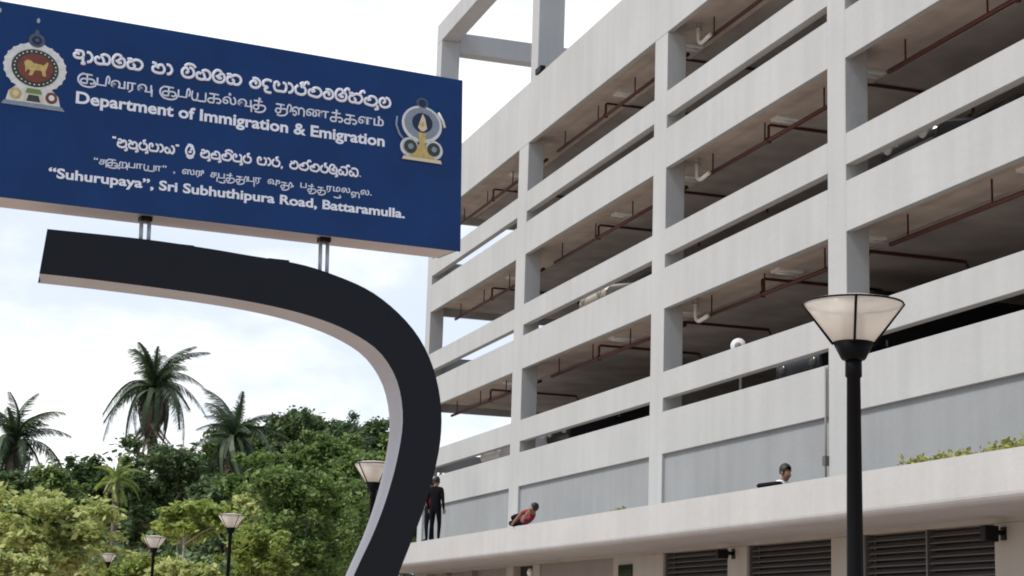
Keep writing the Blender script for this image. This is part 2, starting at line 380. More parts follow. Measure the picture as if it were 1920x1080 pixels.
# ------------------------------------------------------------------ parked vehicles
HLDK = mat('smoked_headlight', (.05, .05, .05), .2)
def car(name, label, paint, x, y, z, rz, h=1.46, L=4.0, W=1.68, van=False):
    t = thing(name, label, 'van' if van else 'car', (x, y, z), rz, None)
    if van: prof = [(0,.42),(0.0,.85),(.12,1.0),(.55,1.12),(1.05,h-.1),(1.3,h),(L-.1,h),(L,h-.12),(L,.35),(.1,.3)]
    else: prof = [(0,.40),(.02,.62),(.12,.74),(.95,.90),(1.65,h-.05),(2.1,h),(2.9,h-.03),(3.65,.98),(L-.03,.9),(L,.38),(.1,.3)]
    hw = W/2; m = MB(); n = len(prof); V = []
    for s_, ins in ((-1,0),(1,0)):
        for (a, b) in prof: V.append((s_*(hw-(.14 if b > .95 else .02*(b < .4))), a, b))
    F_ = [tuple(range(n)), tuple(range(2*n-1, n-1, -1))]+[(k, n+k, n+(k+1)%n, (k+1)%n) for k in range(n)]
    m.add(V, F_); m.build('body', paint, t, .05)
    ws = MB(); hw2 = hw-.13
    a = prof[3]; b = prof[4]
    ws.add([(-hw2+.06,a[0]+.06,a[1]+.06),(hw2-.06,a[0]+.06,a[1]+.06),(hw2-.12,b[0]-.04,b[1]-.02),(-hw2+.12,b[0]-.04,b[1]-.02)], [(0,1,2,3)])
    for q in range(4): ws.v[q] = (ws.v[q][0], ws.v[q][1]-.03, ws.v[q][2]+.02)
    ws.build('windscreen', GLASSDK, t)
    for s_ in (-1,1):
        sw = MB(); X = s_*(hw-.125)
        if van: P = [(1.1,1.1),(1.35,h-.18),(L-.4,h-.18),(L-.4,1.1)]
        else: P = [(1.15,.98),(1.75,h-.1),(2.85,h-.1),(3.35,1.0)]
        sw.add([(X,p_[0],p_[1]) for p_ in P], [(0,1,2,3)]); sw.build('side_window', GLASSDK, t)
        for yy in (.75, L-.8):
            wh = MB().lathe([(.05,-.1),(.28,-.1),(.30,-.07),(.30,.07),(.28,.1),(.05,.1)], 20).build('wheel', TYRE, t)
            wh.rotation_euler = (0,PI/2,0); wh.location = (s_*(hw-.1), yy, .30)
        hl = MB().lathe([(.02,.0),(.13,.0),(.12,.05),(.02,.08)], 16).build('headlight', HLDK if van else WHITE, t)
        hl.rotation_euler = (PI/2,0,0); hl.location = (s_*(hw-.3), .03, .62); 
        mr = MB().box(-.09,.09,-.05,.05,-.07,.07).build('mirror', paint, t, .02); mr.location = (s_*(hw+.08), 1.3, 1.0)
    return t
FB, FC, FA = HA['B3']-.15, HA['C3']-.15, HA['A3']-.15
P_WHITE = mat('white_car_paint', (.75, .75, .76), .25, spec=.5); P_BLACK = mat('black_car_paint', (.012, .012, .014), .2, spec=.5)
P_CREAM = mat('cream_car_paint', (.40, .375, .33), .25, spec=.5); P_GREY = mat('dark_grey_car_paint', (.05, .05, .055), .2, spec=.5)
FB, FC = HA['B3']-.15, HA['C3']-.15
car('parked_car', 'white parked car in the slot of the left end bay, lowest deck', P_WHITE, -45.6, F+.45, FC, 0)
car('parked_car', 'black parked car with pale headlights in the slot of the second bay, lowest deck', P_BLACK, -40.3, F+.55, FC, 0)
car('parked_car', 'cream parked car in the slot of the second bay, middle deck', P_CREAM, -38.0, F+.5, FB, 0)
car('parked_car', 'dark grey parked car in the slot of the right edge bay, middle deck', P_GREY, -23.6, F+.45, FB, 0)
car('parked_van', 'black parked van rising above the rail of the third bay, lowest deck', P_BLACK, -28.4, F+1.0, FC, 0, h=2.05, L=4.6, W=1.8, van=True)

# ------------------------------------------------------------------ sign on its curved arm
SE = Vector((-0.1865, 0.9821, 0.0278)).normalized(); SN = Vector((.9824, .1866, 0)).normalized(); SU = SN.cross(SE).normalized()
TR = Vector((-11.0494, 3.1479, 5.3647))
OU, OV = -1.15, -5.37
sm = Matrix((SE, SU, SN)).transposed().to_4x4(); sm.translation = TR+SE*OU+SU*OV
sign = thing('signboard', 'blue department signboard with white trilingual lettering on a black curved arm', 'sign'); sign.matrix_world = sm
def S(u, v): return (u-OU, v-OV)
TH = .33
# panel: blue front face set in a pale case (local z = out of the face)
x0, y0 = S(-3.20, -1.191); x1, y1 = S(0, 0)
MB().box(x0, x1, y0, y1, -TH, -.012).build('case', SIGNEDGE, sign)
MB().box(x0-.012, x1+.012, y0-.012, y1+.012, -.012, 0).build('face', SIGNBLUE, sign, .004)
MB().box(x1+.0, x1+.010, y0, y1, -TH, -.014).build('end_plate', SIGNBLUE, sign)
def catmull(pts, n=6, closed=False):
    P = [Vector(p) for p in pts]; o = []
    for i in range(len(P)-1):
        a, b, c, d = P[max(i-1,0)], P[i], P[i+1], P[min(i+2,len(P)-1)]
        for k in range(n):
            t = k/n; o.append(.5*((2*b)+(c-a)*t+(2*a-5*b+4*c-d)*t*t+(3*b-a-3*c+d)*t**3))
    o.append(P[-1]); return o
outer = [(-2.783,-1.361),(-2.174,-1.357),(-1.75,-1.372),(-1.492,-1.387),(-1.201,-1.402),(-.977,-1.437),(-.67,-1.525),(-.443,-1.66),(-.274,-1.827),(-.166,-2.03),(-.112,-2.25),(-.108,-2.47),(-.15,-2.70),(-.228,-2.96),(-.322,-3.19),(-.406,-3.39),(-.62,-3.90),(-.86,-4.5),(-1.05,-5.0),(-1.18,-5.45)]
inner = [(-2.815,-1.639),(-2.41,-1.645),(-1.73,-1.669),(-1.3,-1.704),(-1.005,-1.754),(-.777,-1.823),(-.584,-1.925),(-.462,-2.07),(-.405,-2.23),(-.392,-2.421),(-.433,-2.668),(-.504,-2.913),(-.593,-3.139),(-.717,-3.395),(-.93,-3.9),(-1.17,-4.5),(-1.36,-5.0),(-1.49,-5.45)]
oc = catmull([(*p, 0) for p in outer], 5); ic = catmull([(*p, 0) for p in inner], 5)
def resample(P, n):
    L = [0]
    for i in range(1, len(P)): L.append(L[-1]+(P[i]-P[i-1]).length)
    R = []; j = 0
    for k in range(n):
        s_ = L[-1]*k/(n-1)
        while j < len(P)-2 and L[j+1] < s_: j += 1
        t_ = (s_-L[j])/max(L[j+1]-L[j], 1e-9); R.append(P[j].lerp(P[j+1], min(t_, 1)))
    return R
NN = 90; oc = resample(oc, NN); ic = resample(ic, NN)
m = MB(); V = []
for k in range(NN):
    tk = float(np.interp(k, [0, 28, 42, 54, 66, 89], [TH, .30, .22, .16, .13, .10]))
    for P, z in ((oc[k], -.02), (ic[k], -.02), (ic[k], -tk), (oc[k], -tk)):
        V.append((S(P.x, P.y)[0]+(.085 if k == 0 and z < -.1 else 0), S(P.x, P.y)[1], z))
fr = []; sd = []
for k in range(NN-1):
    a, b = 4*k, 4*k+4
    fr += [(a, a+1, b+1, b), (a+2, a+3, b+3, b+2)]; sd += [(a+1, a+2, b+2, b+1), (a+3, a, b, b+3)]
m.add(V, fr, 0); m.add(V, sd+[(0,3,2,1), (4*NN-4,4*NN-3,4*NN-2,4*NN-1)], 1)
arm = m.build('arm', [ARMBLK, ARMSIDE], sign)
# thin seam plates on the arm's top edge
for ua, ub in ((-2.02,-1.86), (-1.36,-1.22)):
    va = -1.385 if ua < -1.8 else -1.412
    xa, ya = S(ua, va-.03); xb, yb = S(ub, va+.035)
    MB().box(xa, xb, ya, yb-.012, -.20, -.022).build('cover_plate', ARMBLK, sign)
for uc, vb in ((-2.152,-1.364), (-.942,-1.45)):
    for s_ in (-.024, .026):
        x, y = S(uc+s_, 0); MB().tube([(x, S(0,vb-.03)[1], -.12), (x, S(0,-1.19)[1], -.12)], .013, 10).build('post', STEEL, sign)
    xa, ya = S(uc-.036, -1.222); xb, yb = S(uc+.036, -1.192)
    MB().box(xa, xb, ya, yb-.001, -.155, -.085).build('bracket', BLACK, sign)
bx, by = S(-1.35, -5.36)
MB().box(bx-.35, bx+.45, by-.1, by+.06, -.5, .15).build('base_plinth', DARKC, sign)
for (u, v) in ((-2.915,-.075),(-3.15,-.05)):
    x, y = S(u, v); MB().ellipse(x, y, .010, .016, 0, .006, 0, 10).build('bolt', STEEL, sign)

# ---- lettering
def build_words(mb, matl, gap, label):
    n = len(mb.v); par = list(range(n))
    def fd(i):
        while par[i] != i: par[i] = par[par[i]]; i = par[i]
        return i
    for f in mb.f:
        for k in f[1:]: par[fd(k)] = fd(f[0])
    isl = {}
    for i in range(n): isl.setdefault(fd(i), []).append(i)
    L = sorted((min(mb.v[i][0] for i in q), max(mb.v[i][0] for i in q), r) for r, q in isl.items())
    grp = {}; g = 0; hi = L[0][1]
    for a, b, r in L:
        if a > hi+gap: g += 1
        hi = max(hi, b) if a <= hi+gap else b
        grp[r] = g
    for k in range(g+1):
        idx = [i for i in range(n) if grp[fd(i)] == k]; rm = {j: q for q, j in enumerate(idx)}
        m = MB(); m.add([mb.v[i] for i in idx], [])
        for f, sm_ in zip(mb.f, mb.sm):
            if f[0] in rm: m.f.append([rm[i] for i in f]); m.mi.append(0); m.sm.append(sm_)
        m.build('lettering', matl, sign)['label'] = label

_cache = {}
def font_mesh(txt, bold=0.0):
    k = (txt, bold)
    if k in _cache: return _cache[k]
    c = bpy.data.curves.new('tmp_text', 'FONT'); c.body = txt; c.size = 1; c.extrude = .02; c.offset = bold; c.resolution_u = 4
    o = bpy.data.objects.new('tmp_text', c); COL.objects.link(o)
    dg = bpy.context.evaluated_depsgraph_get(); dg.update()
    me = bpy.data.meshes.new_from_object(o.evaluated_get(dg))
    V = [tuple(v.co) for v in me.vertices]; Fs = [tuple(p.vertices) for p in me.polygons]
    bpy.data.objects.remove(o); bpy.data.curves.remove(c); bpy.data.meshes.remove(me)
    _cache[k] = (V, Fs); return V, Fs
def stroke(mb, pts, r, ox, oy, sx, sy, skew=0, z=.004):
    P = catmull([(p[0], p[1], 0) for p in pts], 5) if len(pts) > 2 else [Vector((*p, 0)) for p in pts]
    mb.tube([(ox+p.x*sx, oy+p.y*sy+skew*p.x*sx, z) for p in P], r, 6)
def latin(name, txt, u0, u1, vb0, vb1, cap, bold, matl, label):
    V, Fs = font_mesh(txt, bold); xs = [v[0] for v in V]; lo, hi = min(xs), max(xs)
    capH = .727; x0, y0 = S(u0, vb0); x1, y1 = S(u1, vb1)
    m = MB(); m.add([(x0+(v[0]-lo)/(hi-lo)*(x1-x0), y0+(v[0]-lo)/(hi-lo)*(y1-y0)+v[1]/capH*cap, .003+v[2]*.1) for v in V], Fs)
    build_words(m, matl, cap*.27, label)
latin('lettering', 'Department of Immigration & Emigration', -2.66, -.575, -.557, -.545, .076, .026, LETTER, 'bold word of the English department line')
latin('lettering', '“Suhurupaya”, Sri Subhuthipura Road, Battaramulla.', -2.80, -.415, -1.045, -1.020, .062, .026, LETTER, 'bold word of the bottom English address line')

# Sinhala letters as brush strokes: glyph -> (advance, strokes), x height 1
aa = [(-.05,.95),(.22,.92),(.42,.5),(.28,.1),(.0,.0)]
G = {
 'A':  (1.0, [[(.12,.95),(.45,1.0),(.76,.92),(.78,.45),(.5,.28),(.15,.33),(.06,.6),(.22,.74),(.48,.66)], [(.78,.5),(.78,.05),(.92,-.22),(.62,-.18)]]),
 'aa': (.50, [aa]),
 'ga': (1.35, [[(.42,.55),(.2,.66),(.03,.42),(.15,.07),(.5,.0),(.75,.12),(.7,.5),(.5,.8)], [(.5,.8),(.75,1.0),(1.1,.9),(1.25,.5),(1.1,.1),(.72,.06)]]),
 'ma': (1.1, [[(.5,.72),(.72,.9),(.62,1.15),(.3,1.18),(.08,.9),(.0,.5),(.15,.1),(.52,-.04),(.9,.1),(1.03,.5),(.9,.85),(.6,.98)], [(.25,.5),(.5,.62),(.5,.38),(.75,.45)]]),
 'na': (1.3, [[(.0,.90),(.3,.98),(.38,.75),(.1,.62),(.03,.3),(.2,.03),(.55,.05),(.62,.35),(.45,.5)], [(.38,.75),(.75,.97),(1.15,.82),(1.25,.4),(1.0,.03),(.6,.02)]]),
 'ta': (1.3, [[(.4,.38),(.3,.68),(.06,.55),(.08,.15),(.45,.0),(.9,.0),(1.22,.4),(1.05,.86),(.65,.95),(.42,.75),(.62,.5)]]),
 'ha': (1.15, [[(.0,.95),(.28,.92),(.34,.7),(.08,.5),(.1,.15),(.4,.0),(.9,.05),(1.05,.45),(.85,.84),(.55,.75),(.48,.42)]]),
 'va': (1.1, [[(.3,.42),(.52,.58),(.42,.92),(.14,.85),(.0,.45),(.18,.05),(.58,-.02),(.95,.2),(1.02,.6),(.85,.95),(.6,1.02)]]),
 'i':  (0, [[(-1.0,1.1),(-.72,1.36),(-.3,1.34),(-.06,1.08)]]),
 'e':  (1.0, [[(.42,.36),(.55,.5),(.42,.68),(.18,.62),(.02,.35),(.18,.03),(.58,.0),(.88,.32),(.82,.76),(.52,.97),(.2,.92)]]),
 'da': (.9, [[(.8,.92),(.4,1.0),(.06,.75),(.08,.35),(.45,.22),(.2,.02),(.35,-.28),(.78,-.30)]]),
 'pa': (1.2, [[(.32,.52),(.46,.75),(.28,.95),(.06,.8),(.02,.35),(.2,.03),(.6,.0),(1.0,.05),(1.12,.45),(1.05,.85),(.80,.95)]]),
 'ra': (1.05, [[(.25,.92),(.03,.6),(.1,.15),(.5,-.02),(.9,.15),(.95,.6),(.7,.85),(.5,.75)], [(.7,.85),(.5,1.15),(.78,1.28)]]),
 'al': (.05, [[(-.42,.9),(-.25,1.28),(-.02,1.38),(.08,1.15)]]),
 'u':  (.05, [[(-.22,.05),(-.1,-.3),(-.42,-.38)]]),
 'sa': (1.15, [[(.05,.9),(.35,.98),(.5,.7),(.3,.5),(.08,.6),(.05,.2),(.3,.0),(.75,.0),(1.05,.3),(1.0,.75),(.75,.9),(.62,.6)]]),
 'ya': (1.25, [[(.42,.55),(.2,.66),(.03,.42),(.15,.05),(.5,.0),(.62,.35),(.55,.6),(.75,.1),(1.0,.0),(1.18,.4),(1.05,.85),(.8,.95)]]),
 'sri': (1.1, [[(.5,.72),(.72,.9),(.62,1.25),(.3,1.28),(.08,.95),(.0,.5),(.15,.1),(.52,-.04),(.9,.1),(1.03,.5),(.92,.95),(.72,1.4),(.2,1.45)], [(.3,.45),(.7,.5)], [(.1,-.1),(.5,-.35),(.95,-.1)]]),
 'bha': (1.2, [[(.35,.42),(.2,.66),(.03,.42),(.15,.05),(.55,.0),(1.0,.1),(1.1,.5),(.9,.9),(.5,.95),(.45,.6),(.7,.5)]]),
 'ba': (1.15, [[(.1,.95),(.35,.75),(.1,.55),(.06,.2),(.35,.0),(.8,.02),(1.05,.4),(.95,.85),(.6,1.0),(.5,.6)]]),
 'la': (1.3, [[(.4,.45),(.2,.66),(.03,.4),(.15,.05),(.45,.02),(.6,.4),(.7,.05),(1.05,.02),(1.2,.4),(1.1,.9),(.7,1.08),(.3,.95)]]),
 'q':  (.5, [[(.08,1.25),(.1,1.0)],[(.28,1.25),(.3,1.0)]]),
 ',':  (.4, [[(.15,.1),(.05,-.25)]]), '.': (.3, [[(.1,.02),(.12,.1)]]), ' ': (.55, []),
}
def sinhala(seq, u0, u1, v0, v1, xh, r, matl, label):
    W_ = 0; items = []
    for g_ in seq.split('_'):
        a, st = G[g_]; items.append((W_, st)); W_ += a+(.12 if a > .3 else 0)
    W_ -= .12
    x0, y0 = S(u0, v0); x1, y1 = S(u1, v1); k = (x1-x0)/W_; sl_ = (y1-y0)/(x1-x0)
    m = MB()
    for ox, st in items:
        for p in st: stroke(m, p, r, x0+ox*k, y0+ox*k*sl_, k, xh, sl_)
    build_words(m, matl, xh*.36, label)
sinhala('A_aa_ga_ma_na_ _ha_aa_ _va_i_ga_ma_na_ _e_da_pa_aa_ra_al_ta_e_ma_al_na_al_ta_u_va', -2.69, -.535, -.288, -.272,   .064, .0094, LETTER, 'bold word of the top Sinhala line')
sinhala('q_sa_u_ha_u_ra_u_pa_aa_ya_q_ _sri_ _sa_u_bha_u_ta_i_pa_u_ra_ _pa_aa_ra_,_ _ba_ta_al_ta_ra_ma_u_la_al_la_.', -2.42, -.745, -.798, -.778, .048, .0070, LETTER, 'small word of the Sinhala address line')
# Tamil: base letters from the built-in font, joined vowel signs drawn as strokes
TG = {
 'ை': (.84, [[(.05,.1),(.18,.0),(.3,.15),(.2,.36),(.05,.28),(.05,.52),(.26,.66),(.45,.5),(.45,.08)], [(.45,.5),(.62,.66),(.82,.5),(.82,.0)]]),
 'க': (.88, [[(.10,.68),(.74,.68)], [(.42,.68),(.42,.0)], [(.42,.02),(.15,.0),(.03,.15),(.14,.32),(.42,.34),(.74,.36),(.88,.2),(.76,.02),(.60,.06)]]),
 'த': (.84, [[(.05,.68),(.62,.68)], [(.38,.68),(.38,.32)], [(.38,.34),(.12,.34),(.03,.14),(.18,.0),(.36,.10),(.40,.34),(.74,.36),(.84,.15),(.68,-.10),(.36,-.2),(.12,-.14)]]),
 'ய': (.95, [[(.08,.68),(.04,.3),(.12,.02),(.34,.02),(.42,.3),(.42,.58)], [(.42,.3),(.42,.0),(.95,.0)], [(.95,.0),(.95,.68)]]),
}
def mods_of(mods, W_, wd):
    o = []
    for q in mods:
        if q == 'u': o.append(('s', [(W_+wd*1.0,.25),(W_+wd*1.08,-.05),(W_+wd*.7,-.24),(W_+wd*.15,-.18),(W_-.12,.15),(W_-.06,.5),(W_+.18,.72)]))
        if q == 'k': o.append(('s', [(W_+wd,.3),(W_+wd,-.26)]))
        if q == 'h': o.append(('s', [(W_+wd*.9,.05),(W_+wd*1.06,-.2),(W_+wd*.6,-.3),(W_+wd*.1,-.22)]))
        if q == 'p': o.append(('s', [(W_+wd*.5-.05,.86),(W_+wd*.5,.92),(W_+wd*.5+.05,.86),(W_+wd*.5,.80),(W_+wd*.5-.05,.86)]))
        if q == 'i': o.append(('s', [(W_+wd*.95,.1),(W_+wd*1.02,.62),(W_+wd*1.18,.78),(W_+wd*1.32,.55),(W_+wd*1.22,.2)]))
        if q == 'I': o.append(('s', [(W_+wd*.9,.2),(W_+wd*.98,.68),(W_+wd*1.2,.82),(W_+wd*1.28,.58),(W_+wd*1.12,.5)]))
    return o
def tamil(tokens, u0, u1, v0, v1, size, r, matl, label, bold):
    m = MB(); W_ = 0; parts = []
    for tk in tokens:
        if tk == ' ': W_ += .55; continue
        ch, mods = tk[0], tk[1:]
        if ch in TG:
            wd, st_ = TG[ch]
            for st in st_: parts.append(('s', [(W_+a_, b_) for a_, b_ in st]))
            parts += mods_of(mods, W_, wd)
            W_ += wd+.12+(.2 if 'i' in mods else 0); continue
        if ch == ',' or ch == '.': V, Fs = font_mesh(ch, bold)
        elif ch == 'q': V, Fs = font_mesh('”', bold)
        elif ch == 'Q': V, Fs = font_mesh('“', bold)
        else: V, Fs = font_mesh(ch, bold)
        lo = min(v[0] for v in V); hi = max(v[0] for v in V); wd = hi-lo
        parts.append(('m', [(v[0]-lo+W_, v[1], v[2]) for v in V], Fs))
        parts += mods_of(mods, W_, wd)
        if 'i' in mods or 'I' in mods: wd *= 1.28
        W_ += wd+.10
    x0, y0 = S(u0, v0); x1, y1 = S(u1, v1); k = (x1-x0)/W_; sl_ = (y1-y0)/(x1-x0)
    for p in parts:
        if p[0] == 'm': m.add([(x0+a*k, y0+a*k*sl_+b*size, .003+c*.1) for a,b,c in p[1]], p[2])
        else: stroke(m, p[1], r, x0, y0, k, size, 0)
        if p[0] == 's': 
            pass
    build_words(m, matl, size*.30, label)
tamil(['கu','டi','வ','ர','வk',' ','கu','டi','ய','க','லp','வk','தp',' ','தi','ை','ண','கp','க','ள','மp'], -2.64, -.575, -.425, -.408, .085, .006, LETTER2, 'thin word of the upper Tamil line', .010)
tamil(['Q','சk','கu','றk','ப','ா','ய','ா','q',' ',',',' ','ஸ','ரI',' ','சk','பh','தp','தi','பk','ர',' ','வI','தi',',',' ','ப','தp','த','ர','மh','லp','ை','ல','.'], -2.53, -.655, -.925, -.895, .056, .0045, LETTER2, 'thin word of the small Tamil address line', .012)

# ---- emblems (flat plaques applied to the face)
E_SILV = mat('emblem_silver', (.74, .75, .70), .4, var=.15, vscale=30); E_GREEN = mat('emblem_dark_green', (.045, .06, .04), .5, var=.3, vscale=40)
E_MAR = mat('emblem_maroon', (.20, .055, .035), .5, var=.2, vscale=40); E_GOLD = mat('emblem_gold', (.60, .45, .15), .4, var=.25, vscale=40)
E_NAVY = mat('emblem_navy', (.012, .025, .06), .5); E_CREAM = mat('emblem_cream', (.70, .60, .40), .5); E_GREY = mat('emblem_grey_blue', (.26, .30, .36), .5, var=.15, vscale=30)
E_LEAF = mat('emblem_leaf_green', (.16, .25, .05), .5); E_WHEEL = mat('emblem_slate', (.09, .11, .17), .5, var=.3, vscale=60)
EM = [E_SILV, E_GREEN, E_MAR, E_GOLD, E_NAVY, E_CREAM, E_GREY, E_LEAF, E_WHEEL]
m = MB(); cx, cy = S(-2.918, -.375)
def el(dx, dy, a, b, z, mi, n=36): m.ellipse(cx+dx, cy+dy, a, b, z, z+.002, mi, n)
el(0,0,.188,.153,.001,0,48)
for k in range(24):                       # petal rim
    q = 2*PI*k/24; el(.178*math.cos(q), .145*math.sin(q), .016, .013, .0012, 0, 10)
el(.0,-.004,.143,.118,.0045,1); el(.0,-.004,.108,.090,.008,2); 
for k in range(28):                       # ring of small beads between the circles
    q = 2*PI*k/28; el(.126*math.cos(q), -.004+.104*math.sin(q), .005, .005, .0075, 0, 6)
lion = [(-.06,-.035),(-.062,.0),(-.07,.028),(-.052,.045),(-.03,.042),(-.012,.028),(.03,.026),(.05,.022),(.066,.045),(.078,.042),(.070,.012),(.062,-.012),(.066,-.045),(.046,-.045),(.036,-.012),(-.002,-.014),(-.018,-.05),(-.038,-.05),(-.03,-.02),(-.044,-.012)]
m.prism([(cx+x, cy+y-.004) for x, y in lion], .0105, .0125, 3)
el(0,.172,.050,.044,.0045,8); el(0,.172,.030,.027,.008,4); el(0,.172,.012,.011,.0115,8); el(0,.222,.014,.020,.002,8,12)
def pol(p, z, mi): m.prism([(cx+x, cy+y) for x, y in p], z, z+.002, mi)
pol([(-.165,-.225),(-.15,-.165),(-.10,-.120),(.10,-.120),(.15,-.165),(.165,-.225)], .0006, 0)
pol([(-.192,-.252),(-.175,-.228),(.175,-.228),(.192,-.252)], .0045, 6)
el(-.108,-.178,.036,.036,.0045,3); el(.108,-.178,.036,.036,.0045,2); el(-.108,-.178,.018,.018,.008,5); el(.108,-.178,.018,.018,.008,0)
pol([(-.05,-.165),(-.04,-.135),(.04,-.135),(.05,-.165)], .0045, 7); pol([(-.042,-.215),(-.030,-.175),(.030,-.175),(.042,-.215)], .0045, 1)
pol([(-.06,-.222),(-.055,-.170),(-.046,-.170),(-.050,-.222)], .0045, 5); pol([(.06,-.222),(.055,-.170),(.046,-.170),(.050,-.222)], .0045, 5)
o = m.build('emblem', EM, sign); o['label'] = 'round national crest with a gold lion in a silver ring'
m = MB(); cx, cy = S(-.298, -.352)
el(0,0,.152,.130,.001,0); el(-.092,-.170,.068,.066,.001,0); el(.092,-.170,.068,.066,.001,0)
el(0,.005,.132,.110,.0045,6); el(0,.010,.076,.068,.008,4)
m.prism([(cx+x, cy+y) for x, y in [(0,.072),(.020,.035),(.026,.005),(.034,-.028),(.012,-.05),(-.012,-.05),(-.034,-.028),(-.024,.005),(-.014,.035)]], .0115, .0135, 5)
pol([(-.022,.0),(-.008,-.02),(.012,-.012),(.006,.018)], .0145, 3)
pol([(-.03,-.06),(.03,-.06),(.022,-.14),(.05,-.20),(.10,-.235),(-.10,-.235),(-.05,-.20),(-.022,-.14)], .008, 3)
el(-.088,-.168,.048,.047,.0115,1); el(.088,-.168,.048,.047,.0115,1); el(-.088,-.168,.020,.020,.015,6); el(.088,-.168,.020,.020,.015,6)
pol([(-.15,-.262),(-.14,-.238),(.14,-.238),(.15,-.262)], .012, 5)
el(0,.150,.044,.038,.001,8); el(0,.150,.028,.024,.0045,4)
m.tube([(cx-.19,cy+.03,.006),(cx-.195,cy-.03,.006),(cx-.17,cy-.09,.006),(cx-.14,cy-.12,.006)], .008, 6, 6)
m.tube([(cx+.12,cy+.10,.006),(cx+.155,cy+.05,.006),(cx+.172,cy-.0,.006)], .010, 6, 0)
o = m.build('emblem', EM, sign); o['label'] = 'keyhole shaped crest with a cream flame in a navy disc'

# ------------------------------------------------------------------ street lamps
lamp0 = thing('street_lamp', 'black post lamp with a flared frosted shade standing before the parking building', 'street lamp', (0,0,0), 0, 'post lamps with flared shades')
ZR = 3.60
MB().lathe([(.11,-.6),(.11,.35),(.075,.42),(.055,.5),(.047,2.2),(.040,3.16),(.049,3.17),(.049,3.262),(.038,3.272)], 20).build('post', LBLACK, lamp0)
MB().lathe([(.045,3.262),(.068,3.27),(.074,3.278),(.121,3.372),(.112,3.372),(.07,3.30)], 28).build('cup', LBLACK, lamp0)
sh = MB().lathe([(.114,3.368),(.295,ZR),(.289,ZR),(.108,3.372)], 40, cap=False).build('shade', LAMPGLASS, lamp0)
MB().lathe([(.290,ZR-.002),(.297,ZR-.002),(.300,ZR+.003),(.297,ZR+.008),(.288,ZR+.009),(.284,ZR+.006)], 40, cap=False).build('rim', LBLACK, lamp0)
MB().lathe([(.284,ZR+.012),(.18,ZR+.036),(.02,ZR+.05)], 40, cap=True).build('lid', LAMPGLASS, lamp0)
for k in range(4):
    q = PI/2*k+.06
    MB().tube([(.118*math.cos(q),.118*math.sin(q),3.36),(.300*math.cos(q),.300*math.sin(q),ZR+.006)], .008, 6).build('rib', LBLACK, lamp0)
MB().lathe([(.06,3.32)]+[q for k in range(7) for q in ((.075,3.37+k*.028),(.055,3.384+k*.028))], 16).build('lamp_core', mat('lamp_core', (.40,.38,.36), .5), lamp0)
lamp0.location = (-8.98, 5.03, 0)
lamp0.rotation_euler = (0, 0, math.atan2(-5.03, 8.98))
for (px, py, D, lab) in ((702,871,22.0,'black post lamp half hidden by the sign arm, among the trees'), (434,967,33.5,'black post lamp with pale pink shade, first left of the sign arm'),
                    (290,1008,39.0,'black post lamp with pale shade between two of the yellow green trees'), (204,1040,55.0,'smallest and farthest post lamp beside the yellow green bush')):
    p = at_d(px, py, D); c = dup(lamp0, (p.x, p.y, p.z-ZR), .4, lab)
    c.scale = (.86,.86,1.0) if D < 50 else (.8,.8,1.0)

# ------------------------------------------------------------------ people
def skin_mesh(name, joints, bones, radii, root, mats, region, parent, sub=1):
    me = bpy.data.meshes.new(name); names = list(joints); idx = {n: i for i, n in enumerate(names)}
    me.from_pydata([joints[n] for n in names], [(idx[a], idx[b]) for a, b in bones], [])
    o = bpy.data.objects.new(name, me); COL.objects.link(o)
    sk = o.modifiers.new('skin', 'SKIN'); sk.use_smooth_shade = True
    for n in names:
        v = me.skin_vertices[0].data[idx[n]]; r = radii[n]; v.radius = r if isinstance(r, tuple) else (r, r); v.use_root = (n == root)
    if sub: ss = o.modifiers.new('sub', 'SUBSURF'); ss.levels = sub; ss.render_levels = sub
    dg = bpy.context.evaluated_depsgraph_get(); dg.update()
    me2 = bpy.data.meshes.new_from_object(o.evaluated_get(dg))
    bpy.data.objects.remove(o); bpy.data.meshes.remove(me)
    me2.name = name
    for mm in mats: me2.materials.append(mm)
    seg = [(Vector(joints[a]), Vector(joints[b]), region(a, b)) for a, b in bones]
    for p in me2.polygons:
        c = p.center; best = 1e9; bi = 0
        for A, B, r in seg:
            d = B-A; t = max(0, min(1, (c-A).dot(d)/max(d.length_squared, 1e-9))); dd = (A+d*t-c).length
            if dd < best: best = dd; bi = r
        p.material_index = bi; p.use_smooth = True
    o = bpy.data.objects.new(name, me2); COL.objects.link(o); o.parent = parent
    return o
